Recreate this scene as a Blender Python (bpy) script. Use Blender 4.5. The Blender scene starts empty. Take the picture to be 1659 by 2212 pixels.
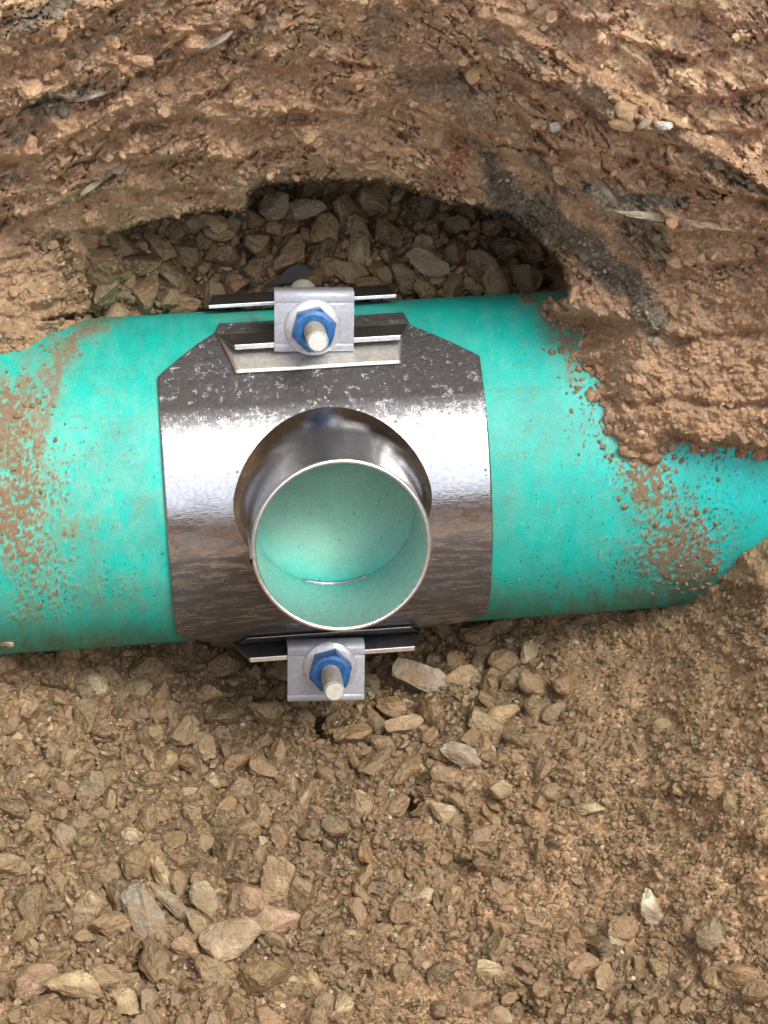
import bpy, math, random
import numpy as np
from mathutils import Vector, Matrix
from math import sin, cos, radians, pi, sqrt

random.seed(11); rng = np.random.default_rng(11)
scn = bpy.context.scene

# ------------------------------------------------------------------ camera, sky, sun, exposure
ELEV = radians(58.0)          # the camera looks down into the pit at 58 degrees
D = 1.35                      # metres from camera to the pipe's axis
F = 4505.0; CX, CY = 829.5, 1106.0
Uv = np.array([1.0, 0, 0]); Vv = np.array([0, sin(ELEV), cos(ELEV)]); Wv = np.array([0, -cos(ELEV), sin(ELEV)])
VIEW = np.stack([Uv, Vv, Wv], 1)          # columns: tilted frame (u, v, w) -> world
cam_d = bpy.data.cameras.new('camera'); cam = bpy.data.objects.new('camera', cam_d)
scn.collection.objects.link(cam); scn.camera = cam
cam_d.sensor_fit = 'VERTICAL'; cam_d.sensor_height = 36.0; cam_d.lens = 36.0 * F / 2212.0
cam_d.clip_start = 0.02; cam_d.clip_end = 400
cam.matrix_world = Matrix(((1, 0, 0, 0), (0, Vv[1], Wv[1], Wv[1] * D), (0, Vv[2], Wv[2], Wv[2] * D), (0, 0, 0, 1)))

world = bpy.data.worlds.new('World'); scn.world = world; world.use_nodes = True
nt = world.node_tree; nt.nodes.clear()
SUN_EL, SUN_AZ = radians(68), radians(92)
sky = nt.nodes.new('ShaderNodeTexSky'); sky.sky_type = 'NISHITA'; sky.sun_disc = False
sky.sun_elevation = SUN_EL; sky.sun_rotation = SUN_AZ; sky.dust_density = 4.0; sky.air_density = 1.2
hs = nt.nodes.new('ShaderNodeHueSaturation'); hs.inputs['Saturation'].default_value = 0.3; hs.inputs['Value'].default_value = 1.25
bg = nt.nodes.new('ShaderNodeBackground'); bg.inputs['Strength'].default_value = 0.15
wo = nt.nodes.new('ShaderNodeOutputWorld')
nt.links.new(sky.outputs[0], hs.inputs['Color']); nt.links.new(hs.outputs[0], bg.inputs[0]); nt.links.new(bg.outputs[0], wo.inputs[0])
sd = bpy.data.lights.new('sun', 'SUN'); sd.energy = 1.45; sd.angle = radians(24); sd.color = (1.0, 0.94, 0.85)
sun = bpy.data.objects.new('sun', sd); scn.collection.objects.link(sun)
sdir = Vector((sin(SUN_AZ) * cos(SUN_EL), cos(SUN_AZ) * cos(SUN_EL), sin(SUN_EL)))
sun.rotation_euler = (-sdir).to_track_quat('-Z', 'Y').to_euler()
scn.view_settings.view_transform = 'Standard'; scn.view_settings.look = 'None'
scn.view_settings.exposure = 1.05; scn.view_settings.gamma = 1.0; scn.view_settings.use_curve_mapping = False
scn.cycles.max_bounces = 8

# ------------------------------------------------------------------ helpers
def tag(o, label=None, cat=None, group=None, kind=None):
    if label: o['label'] = label
    if cat: o['category'] = cat
    if group: o['group'] = group
    if kind: o['kind'] = kind
    return o

def link(name, me, mat=None, parent=None):
    o = bpy.data.objects.new(name, me); scn.collection.objects.link(o)
    if mat is not None and len(me.materials) == 0: me.materials.append(mat)
    if parent is not None: o.parent = parent
    return o

def empty(name, loc=(0, 0, 0)):
    o = bpy.data.objects.new(name, None); o.empty_display_size = 0.02; o.location = loc
    scn.collection.objects.link(o); return o

def np_mesh(name, verts, faces, smooth=False, colors=None, extra=None):
    """faces: (n,k) int array, all of one size"""
    me = bpy.data.meshes.new(name); verts = np.asarray(verts, np.float32); faces = np.asarray(faces, np.int32)
    n, k = faces.shape
    me.vertices.add(len(verts)); me.vertices.foreach_set('co', verts.ravel())
    me.loops.add(n * k); me.loops.foreach_set('vertex_index', faces.ravel())
    me.polygons.add(n); me.polygons.foreach_set('loop_start', np.arange(0, n * k, k, dtype=np.int32))
    me.polygons.foreach_set('loop_total', np.full(n, k, np.int32))
    me.polygons.foreach_set('use_smooth', np.full(n, smooth, bool))
    if colors is not None:
        ca = me.color_attributes.new('tone', 'FLOAT_COLOR', 'POINT')
        c4 = np.ones((len(verts), 4), np.float32); c4[:, :colors.shape[1]] = colors
        ca.data.foreach_set('color', c4.ravel())
    if extra is not None:
        at = me.attributes.new('mud', 'FLOAT', 'POINT'); at.data.foreach_set('value', np.asarray(extra, np.float32))
    me.update(); me.validate(); return me

class Noise:
    def __init__(s, seed):
        r = np.random.default_rng(seed); s.p = r.permutation(256); a = r.random(256) * 2 * pi
        s.g = np.stack([np.cos(a), np.sin(a)], 1)
    def __call__(s, x, y):
        xi = np.floor(x).astype(int); yi = np.floor(y).astype(int); fx = x - xi; fy = y - yi
        u = fx * fx * fx * (fx * (fx * 6 - 15) + 10); v = fy * fy * fy * (fy * (fy * 6 - 15) + 10)
        def gr(ix, iy, dx, dy):
            h = s.p[(s.p[ix & 255] + iy) & 255]; g = s.g[h]; return g[..., 0] * dx + g[..., 1] * dy
        a = gr(xi, yi, fx, fy); b = gr(xi + 1, yi, fx - 1, fy); c = gr(xi, yi + 1, fx, fy - 1); d = gr(xi + 1, yi + 1, fx - 1, fy - 1)
        return 1.5 * ((a + (b - a) * u) + ((c + (d - c) * u) - (a + (b - a) * u)) * v)
NZ = [Noise(100 + i) for i in range(12)]
def fbm(x, y, octv=4, seed=0, gain=0.5, ridge=False):
    t = 0; a = 1.0; s = 0
    for o in range(octv):
        n = NZ[(seed + o) % 12](x * 2 ** o + 17.3 * o + seed * 7.1, y * 2 ** o - 9.7 * o + seed * 3.3)
        if ridge: n = 1 - 2 * np.abs(n) - 0.45
        t = t + a * n; s += a; a *= gain
    return t / s
def sstep(a, b, x):
    t = np.clip((x - a) / (b - a), 0, 1); return t * t * (3 - 2 * t)
def lerp(a, b, t): return a + (b - a) * t

def seg_dist(px, py, pts):
    """distance to a polyline and the side (+ = to the right hand going along it in image axes)"""
    best = np.full(px.shape, 1e9); side = np.ones(px.shape)
    for (x0, y0), (x1, y1) in zip(pts[:-1], pts[1:]):
        dx, dy = x1 - x0, y1 - y0; t = np.clip(((px - x0) * dx + (py - y0) * dy) / (dx * dx + dy * dy + 1e-9), 0, 1)
        ex, ey = px - x0 - t * dx, py - y0 - t * dy; d = np.hypot(ex, ey); c = dx * (py - y0) - dy * (px - x0)
        m = d < best; best = np.where(m, d, best); side = np.where(m, np.sign(c), side)
    return best, side
def poly_sd(px, py, pts):
    """signed distance, positive inside"""
    d, _ = seg_dist(px, py, pts + [pts[0]]); ins = np.zeros(px.shape, bool)
    n = len(pts); j = n - 1
    for i in range(n):
        xi, yi = pts[i]; xj, yj = pts[j]
        if yi != yj:
            ins ^= ((yi > py) != (yj > py)) & (px < (xj - xi) * (py - yi) / (yj - yi) + xi)
        j = i
    return np.where(ins, d, -d)
class TPS:
    def __init__(s, pts):
        P = np.array(pts, float); s.x = P[:, 0] / 500; s.y = P[:, 1] / 500; n = len(P)
        r = np.hypot(s.x[:, None] - s.x, s.y[:, None] - s.y); K = r * r * np.log(r + 1e-9) + np.eye(n) * 0.02
        Q = np.stack([np.ones(n), s.x, s.y], 1); M = np.block([[K, Q], [Q.T, np.zeros((3, 3))]])
        s.c = np.linalg.solve(M, np.concatenate([P[:, 2], np.zeros(3)])); s.n = n
    def __call__(s, px, py):
        x = px / 500; y = py / 500; o = s.c[s.n] + s.c[s.n + 1] * x + s.c[s.n + 2] * y
        for i in range(s.n):
            r2 = (x - s.x[i]) ** 2 + (y - s.y[i]) ** 2; o = o + s.c[i] * 0.5 * r2 * np.log(r2 + 1e-9)
        return o

# tilted working frame: w points up out of the pit towards the near bank's top; (x, y, w) -> world
def unproj(x, y, w):
    k = (D - w) / F; P = np.stack([(x - CX) * k, (CY - y) * k, w], -1); return P @ VIEW.T
def proj_uvw(P): return CX + F * P[..., 0] / (D - P[..., 2]), CY - F * P[..., 1] / (D - P[..., 2])

# pipe frame: A along the pipe, C the way its branch points, B = C x A
A = np.array([cos(radians(3.8)), sin(radians(3.8)), -sin(radians(4.5))]); A /= np.linalg.norm(A)
C = np.array([0, -sin(radians(17)), cos(radians(17))]); C -= A * (C @ A); C /= np.linalg.norm(C)
B = np.cross(C, A); R = 0.105; P0 = np.array([0, 0.0308, 0])
ABC_uvw = np.stack([A, B, C], 1); ABC = VIEW @ ABC_uvw; P0w = VIEW @ P0
PIPE_M = Matrix([[*ABC[0], P0w[0]], [*ABC[1], P0w[1]], [*ABC[2], P0w[2]], [0, 0, 0, 1]])
def w_pipe(x, y):
    """height of the pipe's upper surface on the line of sight; beyond its outline the height of its flank"""
    dx = (x - CX) / F; dy = (CY - y) / F
    d = np.stack([dx, dy, -np.ones_like(dx)], -1); o = np.array([0, 0, D]) - P0
    dA = d @ A; oA = o @ A; dp = d - dA[..., None] * A; op = o - oA * A
    a = (dp * dp).sum(-1); b = 2 * (dp @ op); c = op @ op - R * R; q = b * b - 4 * a * c
    s = (-b - np.sqrt(np.maximum(q, 0))) / (2 * a); return D - s, q > 0

# ------------------------------------------------------------------ materials
def new_mat(name):
    m = bpy.data.materials.new(name); m.use_nodes = True; n = m.node_tree; n.nodes.clear()
    out = n.nodes.new('ShaderNodeOutputMaterial'); b = n.nodes.new('ShaderNodeBsdfPrincipled')
    n.links.new(b.outputs[0], out.inputs[0]); return m, n, b
def nd(n, t, **kw):
    x = n.nodes.new(t)
    for k, v in kw.items():
        if k in x.inputs: x.inputs[k].default_value = v
        else: setattr(x, k, v)
    return x
def noise_nd(n, coord, scale, detail=4, rough=0.6):
    x = nd(n, 'ShaderNodeTexNoise', Scale=scale, Detail=detail, Roughness=rough); n.links.new(coord, x.inputs['Vector']); return x
def ramp(n, src, stops):
    r = n.nodes.new('ShaderNodeValToRGB'); n.links.new(src, r.inputs[0]); e = r.color_ramp.elements
    while len(e) < len(stops): e.new(0.5)
    for el, (p, c) in zip(e, stops): el.position = p; el.color = (*c, 1) if len(c) == 3 else c
    return r
def mathn(n, op, a, b=None, c=None):
    x = n.nodes.new('ShaderNodeMath'); x.operation = op
    for i, v in enumerate((a, b, c)):
        if v is None: continue
        if isinstance(v, (int, float)): x.inputs[i].default_value = v
        else: n.links.new(v, x.inputs[i])
    return x.outputs[0]
def mixc(n, fac, a, b, mode='MIX'):
    x = n.nodes.new('ShaderNodeMix'); x.data_type = 'RGBA'; x.blend_type = mode
    for i, v in ((0, fac), (6, a), (7, b)):
        if isinstance(v, (int, float)): x.inputs[i].default_value = v
        elif isinstance(v, tuple): x.inputs[i].default_value = (*v, 1)
        else: n.links.new(v, x.inputs[i])
    return x.outputs[2]
def bump(n, h, strength, dist, bsdf, prev=None):
    x = nd(n, 'ShaderNodeBump', Strength=strength, Distance=dist); n.links.new(h, x.inputs['Height'])
    if prev is not None: n.links.new(prev.outputs[0], x.inputs['Normal'])
    n.links.new(x.outputs[0], bsdf.inputs['Normal']); return x

def soil_material(name, rough=0.75):
    m, n, b = new_mat(name); geo = n.nodes.new('ShaderNodeNewGeometry'); P = geo.outputs['Position']
    at = nd(n, 'ShaderNodeAttribute', attribute_name='tone')
    n1 = noise_nd(n, P, 420, 5, 0.7); n2 = noise_nd(n, P, 60, 4, 0.6)
    r1 = ramp(n, n1.outputs[0], [(0.3, (0.68,) * 3), (0.5, (0.98,) * 3), (0.72, (1.38, 1.34, 1.28))])
    r2 = ramp(n, n2.outputs[0], [(0.3, (0.82,) * 3), (0.7, (1.2, 1.16, 1.1))])
    c = mixc(n, 1.0, at.outputs['Color'], r1.outputs[0], 'MULTIPLY'); c = mixc(n, 1.0, c, r2.outputs[0], 'MULTIPLY')
    v = nd(n, 'ShaderNodeTexVoronoi', Scale=260.0); n.links.new(P, v.inputs['Vector'])       # pale mineral grains
    sep = n.nodes.new('ShaderNodeSeparateColor'); n.links.new(v.outputs['Color'], sep.inputs[0])
    g = mathn(n, 'MULTIPLY', mathn(n, 'GREATER_THAN', sep.outputs[0], 0.955), mathn(n, 'LESS_THAN', v.outputs['Distance'], 0.42))
    c = mixc(n, g, c, (0.55, 0.45, 0.33)); n.links.new(c, b.inputs['Base Color'])
    rr = ramp(n, n2.outputs[0], [(0.35, (rough - 0.25,) * 3), (0.65, (rough + 0.1,) * 3)]); n.links.new(rr.outputs[0], b.inputs['Roughness'])
    b.inputs['Specular IOR Level'].default_value = 0.45
    b1 = bump(n, n2.outputs[0], 0.5, 0.004, b); bump(n, n1.outputs[0], 0.9, 0.0022, b, b1); return m
MSOIL = soil_material('damp_soil'); 

STONE_RAMP = [(0.0, (0.075, 0.055, 0.028)), (0.25, (0.135, 0.098, 0.047)), (0.5, (0.21, 0.145, 0.068)), (0.64, (0.26, 0.155, 0.082)), (0.76, (0.155, 0.132, 0.075)), (0.92, (0.29, 0.205, 0.10)), (1.0, (0.43, 0.35, 0.22))]
def stone_material(name, src='attr', base=None):
    m, n, b = new_mat(name)
    tc = n.nodes.new('ShaderNodeTexCoord'); geo = n.nodes.new('ShaderNodeNewGeometry')
    P = geo.outputs['Position']
    if base is not None: col = mixc(n, 0.0, base, base)
    elif src == 'attr':
        at = nd(n, 'ShaderNodeAttribute', attribute_name='tone'); sp = n.nodes.new('ShaderNodeSeparateColor'); n.links.new(at.outputs['Color'], sp.inputs[0])
        col = ramp(n, sp.outputs[0], STONE_RAMP).outputs[0]
    else:
        oi = n.nodes.new('ShaderNodeObjectInfo'); col = ramp(n, oi.outputs['Random'], STONE_RAMP).outputs[0]
    n1 = noise_nd(n, P, 300, 6, 0.72); n2 = noise_nd(n, P, 75, 4, 0.6)
    r1 = ramp(n, n1.outputs[0], [(0.3, (0.5,) * 3), (0.5, (1.0,) * 3), (0.7, (1.8, 1.7, 1.55))])
    col = mixc(n, 1.0, col, r1.outputs[0], 'MULTIPLY')
    mudf = ramp(n, n2.outputs[0], [(0.38, (0, 0, 0)), (0.58, (0.85,) * 3)])      # dried mud film on part of each stone
    sp2 = n.nodes.new('ShaderNodeSeparateColor'); n.links.new(mudf.outputs[0], sp2.inputs[0])
    col = mixc(n, sp2.outputs[0], col, (0.20, 0.128, 0.064)); n.links.new(col, b.inputs['Base Color'])
    rr = ramp(n, n2.outputs[0], [(0.3, (0.20,) * 3), (0.62, (0.55,) * 3)]); n.links.new(rr.outputs[0], b.inputs['Roughness'])
    b.inputs['Specular IOR Level'].default_value = 0.6
    b1 = bump(n, n2.outputs[0], 0.7, 0.004, b); bump(n, n1.outputs[0], 0.8, 0.0016, b, b1); return m
MSTONE = stone_material('gravel_stone', 'attr'); MSTONE_OBJ = stone_material('single_stone', 'obj')

# pvc: colour comes from the painted dirt map, with fine flecks on top
MPVC, n, b = new_mat('green_pvc'); geo = n.nodes.new('ShaderNodeNewGeometry')
tcp = n.nodes.new('ShaderNodeTexCoord'); P = tcp.outputs['Object']
at = nd(n, 'ShaderNodeAttribute', attribute_name='tone'); mu = nd(n, 'ShaderNodeAttribute', attribute_name='mud')
n1 = noise_nd(n, P, 900, 3, 0.6); n2 = noise_nd(n, P, 30, 5, 0.6)
c = mixc(n, 1.0, at.outputs['Color'], ramp(n, n2.outputs[0], [(0.3, (0.86,) * 3), (0.7, (1.12,) * 3)]).outputs[0], 'MULTIPLY')
c = mixc(n, 1.0, c, ramp(n, n1.outputs[0], [(0.3, (0.88,) * 3), (0.6, (1.08,) * 3)]).outputs[0], 'MULTIPLY')
n.links.new(c, b.inputs['Base Color'])
n.links.new(mathn(n, 'MULTIPLY_ADD', mu.outputs['Fac'], 0.40, 0.50), b.inputs['Roughness'])
bump(n, n1.outputs[0], 0.35, 0.0006, b)
b.inputs['Subsurface Weight'].default_value = 0.0

def steel_material(name, base=(0.55, 0.55, 0.57), rough=0.2, dirty=0.5, streak=True, metal=1.0, wear_reflect=False):
    m, n, b = new_mat(name); tc = n.nodes.new('ShaderNodeTexCoord'); P = tc.outputs['Object']
    b.inputs['Metallic'].default_value = 1.0
    mp = n.nodes.new('ShaderNodeMapping'); mp.inputs['Scale'].default_value = (1.0, 14.0, 14.0); n.links.new(P, mp.inputs[0])
    brush = noise_nd(n, mp.outputs[0], 90, 4, 0.7); blot = noise_nd(n, P, 45, 6, 0.72); fine = noise_nd(n, P, 350, 4, 0.7)
    f = ramp(n, blot.outputs[0], [(0.5, (0, 0, 0)), (0.75, (dirty * .7,) * 3)])
    v = nd(n, 'ShaderNodeTexVoronoi', Scale=230.0); n.links.new(P, v.inputs['Vector'])
    sep = n.nodes.new('ShaderNodeSeparateColor'); n.links.new(v.outputs['Color'], sep.inputs[0])
    sz = mathn(n, 'MULTIPLY', mathn(n, 'SUBTRACT', sep.outputs[0], 0.86), 2.2)
    spot = mathn(n, 'LESS_THAN', v.outputs['Distance'], mathn(n, 'ADD', sz, mathn(n, 'MULTIPLY', mathn(n, 'SUBTRACT', fine.outputs[0], 0.5), 0.3)))
    spot = mathn(n, 'MULTIPLY', spot, mathn(n, 'GREATER_THAN', sep.outputs[0], 0.88)); spot = mathn(n, 'MULTIPLY', spot, dirty)
    spf = n.nodes.new('ShaderNodeSeparateColor'); n.links.new(f.outputs[0], spf.inputs[0])
    dirt = mathn(n, 'MAXIMUM', mathn(n, 'MULTIPLY', spf.outputs[0], 0.55), spot)
    if wear_reflect:      # splashed and scuffed zone by the upper lug, darkened to mask the sky reflection
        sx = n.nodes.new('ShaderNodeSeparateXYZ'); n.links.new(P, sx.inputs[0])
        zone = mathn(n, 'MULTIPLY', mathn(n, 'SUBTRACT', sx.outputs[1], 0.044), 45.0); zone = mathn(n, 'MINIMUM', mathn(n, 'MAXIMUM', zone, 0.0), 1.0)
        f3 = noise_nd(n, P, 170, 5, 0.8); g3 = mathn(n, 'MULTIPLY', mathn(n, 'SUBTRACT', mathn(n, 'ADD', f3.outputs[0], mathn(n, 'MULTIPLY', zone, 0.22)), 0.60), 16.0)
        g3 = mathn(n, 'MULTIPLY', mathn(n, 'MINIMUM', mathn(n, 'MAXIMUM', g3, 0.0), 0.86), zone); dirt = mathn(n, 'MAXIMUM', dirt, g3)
        zl = mathn(n, 'MULTIPLY', mathn(n, 'SUBTRACT', 0.012, sx.outputs[1]), 28.0); zl = mathn(n, 'MINIMUM', mathn(n, 'MAXIMUM', zl, 0.0), 1.0)     # dark brown tint lower down, painting in the reflection of dark ground
        mq = n.nodes.new('ShaderNodeMapping'); mq.inputs['Scale'].default_value = (1.0, 5.0, 5.0); n.links.new(P, mq.inputs[0])
        f4 = noise_nd(n, mq.outputs[0], 48, 6, 0.78); g4 = mathn(n, 'MULTIPLY', mathn(n, 'SUBTRACT', mathn(n, 'ADD', f4.outputs[0], mathn(n, 'MULTIPLY', zl, 0.20)), 0.52), 4.0)
        g4 = mathn(n, 'MULTIPLY', mathn(n, 'MINIMUM', mathn(n, 'MAXIMUM', g4, 0.0), 0.80), zl); dirt = mathn(n, 'MAXIMUM', dirt, g4)
    col = mixc(n, 1.0, base, ramp(n, fine.outputs[0], [(0.3, (0.8,) * 3), (0.65, (1.12,) * 3)]).outputs[0], 'MULTIPLY')
    col = mixc(n, dirt, col, (0.034, 0.027, 0.023)); n.links.new(col, b.inputs['Base Color'])  # one dark tint for dirt spots and the painted reflections alike
    n.links.new(mathn(n, 'MULTIPLY', metal, mathn(n, 'SUBTRACT', 1.0, mathn(n, 'MULTIPLY', dirt, 0.55))), b.inputs['Metallic'])
    r = mathn(n, 'MULTIPLY_ADD', blot.outputs[0], 0.22, rough - 0.08); r = mathn(n, 'ADD', r, mathn(n, 'MULTIPLY', dirt, 0.20)); n.links.new(r, b.inputs['Roughness'])
    b0 = bump(n, blot.outputs[0], 0.15, 0.0010, b)
    if wear_reflect: b0 = bump(n, mathn(n, 'MULTIPLY', f3.outputs[0], zone), 1.0, 0.0030, b, b0)
    b1 = bump(n, fine.outputs[0], 0.25, 0.0006, b, b0)
    if streak: bump(n, brush.outputs[0], 0.15, 0.0005, b, b1)
    return m
MSTEEL = steel_material('polished_steel', rough=0.10, dirty=0.7, wear_reflect=True)
MTUBE = steel_material('tube_steel', base=(0.36, 0.36, 0.37), rough=0.12, dirty=0.4)
MDSTEEL = steel_material('darkened_steel', base=(0.34, 0.34, 0.35), rough=0.3, dirty=0.2)
MZINC = steel_material('zinc_plate', base=(0.41, 0.43, 0.48), rough=0.36, dirty=0.06, streak=False, metal=0.2)
MEDGE = steel_material('cut_steel_edge', base=(0.85, 0.85, 0.86), rough=0.3, dirty=0.1, streak=False)
MBOLT = steel_material('bolt_steel', base=(0.70, 0.69, 0.64), rough=0.36, dirty=0.12, streak=False, metal=0.45)
MDARK, n, b = new_mat('black_rubber'); b.inputs['Base Color'].default_value = (0.025, 0.024, 0.024, 1); b.inputs['Roughness'].default_value = 0.6
MBLUE, n, b = new_mat('blue_coated_nut'); tc = n.nodes.new('ShaderNodeTexCoord')
nb = noise_nd(n, tc.outputs['Object'], 260, 5, 0.65)
c = ramp(n, nb.outputs[0], [(0.3, (0.018, 0.08, 0.22)), (0.55, (0.03, 0.14, 0.38)), (0.75, (0.10, 0.25, 0.5))])
n.links.new(c.outputs[0], b.inputs['Base Color']); b.inputs['Roughness'].default_value = 0.38; b.inputs['Metallic'].default_value = 0.25
bump(n, nb.outputs[0], 0.3, 0.0006, b)

# ------------------------------------------------------------------ outlines read off the place (working units)
ROOF = [(240, 690), (205, 640), (205, 590), (235, 520), (270, 500), (330, 488), (420, 468), (480, 462), (535, 468), (545, 445), (552, 420), (575, 408), (620, 402), (700, 401), (790, 398), (850, 405), (905, 425), (960, 445), (1040, 455), (1080, 468), (1120, 490), (1155, 520), (1190, 555), (1208, 580), (1216, 600), (1214, 632)]
MUD_R = [(1190, 650), (1180, 662), (1186, 685), (1225, 700), (1268, 708), (1272, 735), (1240, 770), (1262, 790), (1298, 795), (1305, 835), (1280, 850), (1288, 866), (1322, 868), (1324, 890), (1306, 905), (1325, 925), (1345, 945), (1352, 975), (1375, 984), (1410, 984), (1430, 962), (1460, 948), (1495, 955), (1510, 972), (1536, 972), (1546, 962), (1585, 962), (1610, 972), (1750, 975), (2700, 940)]
SOIL_R = [(2700, 900), (1900, 1010), (1720, 1080), (1659, 1105), (1620, 1130), (1590, 1152), (1570, 1182), (1556, 1196), (1562, 1222), (1556, 1258), (1507, 1270), (1460, 1292), (1442, 1312), (1440, 1420)]
LEFT = [(-900, 900), (-200, 860), (0, 835), (25, 815), (35, 790), (70, 765), (100, 738), (150, 715), (200, 698)]
OPEN = ROOF + MUD_R + [(2700, 2600), (-900, 2600)] + LEFT          # where the dirt bank does not cover

RIDGE_R = [(1000, -60), (1060, 0), (1130, 62), (1235, 125), (1370, 190), (1440, 240), (1490, 275), (1570, 320), (1700, 420), (1900, 520)]
RIDGE_L = [(-300, 250), (-60, 100), (0, 62), (60, 30), (150, -5), (260, -80)]
LEDGE = [(1000, 285), (1100, 335), (1180, 380), (1240, 400), (1275, 440), (1330, 470), (1400, 480), (1460, 500), (1560, 500), (1700, 520)]
SHELF = [(930, 150), (985, 140), (1040, 124), (1080, 138)]
CRACK = [(790, 208), (850, 232), (920, 262), (1000, 292)]
STRIP = [(1030, 295), (1060, 330), (1110, 385), (1150, 420), (1200, 440), (1262, 490), (1310, 530), (1370, 580), (1425, 640), (1440, 700), (1425, 760), (1390, 715), (1340, 650), (1270, 590), (1200, 520), (1130, 490), (1080, 465), (1058, 430), (1050, 370)]
GREY = [(1150, 360), (1240, 370), (1300, 430), (1420, 470), (1440, 600), (1400, 590), (1330, 500), (1230, 430)]
BRK = [(1290, 745), (1300, 800), (1290, 850), (1380, 880), (1450, 860), (1560, 880), (1659, 870)]

TA = TPS([(250, 500, .06), (400, 455, .085), (550, 415, .092), (700, 395, .09), (900, 420, .088), (1050, 450, .088), (1150, 510, .088), (1215, 590, .085),
 (100, 400, .13), (400, 330, .13), (700, 280, .14), (1000, 290, .13), (1250, 400, .155), (1450, 600, .135), (0, 200, .19), (300, 120, .20), (700, 60, .215), (1000, 80, .215),
 (1250, 230, .205), (1500, 400, .19), (1659, 500, .19), (1400, 0, .255), (1659, 150, .245), (1659, 0, .28), (1450, 800, .125), (1659, 700, .138), (1659, 850, .132), (1500, 900, .120),
 (1330, 750, .118), (0, 500, .095), (120, 600, .07), (215, 600, .035), (0, 700, .095), (-200, 700, .115), (-500, 300, .2), (-500, 0, .26), (-600, -500, .36), (0, -400, .33), (800, -500, .36), (1700, -500, .38),
 (2200, 0, .29), (2200, 900, .19), (2300, -500, .40), (2200, 500, .23), (-800, 800, .16), (1250, 690, .105), (1380, 900, .112)])
TB = TPS([(200, 560, .035), (250, 670, .028), (400, 660, .0), (500, 480, -.03), (700, 420, -.05), (700, 600, -.015), (900, 440, -.055), (1000, 620, -.02), (1130, 510, -.075), (1200, 640, -.06), (850, 300, -.05), (-200, 600, .03), (-900, 400, .06),
 (800, 900, -.11), (300, 1000, -.1), (1400, 900, -.08), (300, 1200, -.09), (800, 1250, -.11), (50, 1430, -.008), (400, 1420, -.04), (750, 1430, -.055), (1060, 1370, -.05), (1400, 1345, -.005),
 (700, 1600, -.005), (100, 1600, .05), (400, 1700, .04), (1000, 1600, .025), (1400, 1500, .06), (1659, 1400, .115), (1659, 1250, .10), (1900, 1150, .11), (2400, 1100, .14), (750, 1750, .045),
 (300, 1950, .11), (800, 2000, .1), (1300, 1900, .105), (1659, 1700, .165), (0, 2200, .17), (800, 2200, .172), (1659, 2200, .205), (800, 2800, .31), (800, 3500, .50), (-600, 2800, .34), (2200, 2800, .36),
 (-800, 1600, .14), (2500, 1700, .22), (-900, 3500, .52), (2500, 3500, .52)])

LEDGES = [([(-40, 480), (60, 462), (130, 440), (200, 398), (270, 352)], .009), ([(270, 412), (380, 414), (460, 412), (520, 430), (560, 425)], .008), ([(330, 350), (425, 326), (500, 348), (595, 312), (660, 330)], .009),
 ([(-20, 262), (100, 203), (150, 218), (250, 192), (285, 160), (400, 126)], .010), ([(410, 120), (480, 92), (540, 48), (590, 0)], .008), ([(560, 262), (650, 240), (760, 246), (840, 224)], .007), ([(600, 150), (700, 128), (790, 140)], .006), ([(200, 300), (300, 262), (420, 250), (520, 268)], .008), ([(640, 372), (720, 360), (800, 372), (880, 395)], .006),
 ([(1100, 222), (1190, 318), (1290, 330), (1400, 342), (1500, 398), (1700, 445)], .011), ([(1150, 160), (1240, 208), (1310, 258), (1400, 300), (1530, 332), (1700, 430)], .010), ([(1370, 92), (1490, 128), (1560, 92), (1700, 66)], .010), ([(1470, 206), (1570, 214), (1700, 176)], .009), ([(1500, 280), (1600, 290), (1700, 250)], .008), ([(1440, 562), (1560, 572), (1700, 545)], .007), ([(1300, 690), (1460, 730), (1700, 712)], .007), ([(1100, 20), (1220, 50), (1300, 40)], .008), ([(60, 110), (180, 60), (260, 10)], .009), ([(0, 360), (90, 330), (160, 290)], .008), ([(880, 350), (960, 372), (1040, 420)], .006)]
def arch(x, y):
    """strata coordinates of the bank: q across the layers, s along them"""
    q = y + np.where(x < 720, 0.62, -0.0) * 0
    h = np.where(x < 720, 0.62, 0.86) * (np.sqrt((x - 720) ** 2 + 220 ** 2) - 220)
    return x, y - h

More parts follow.
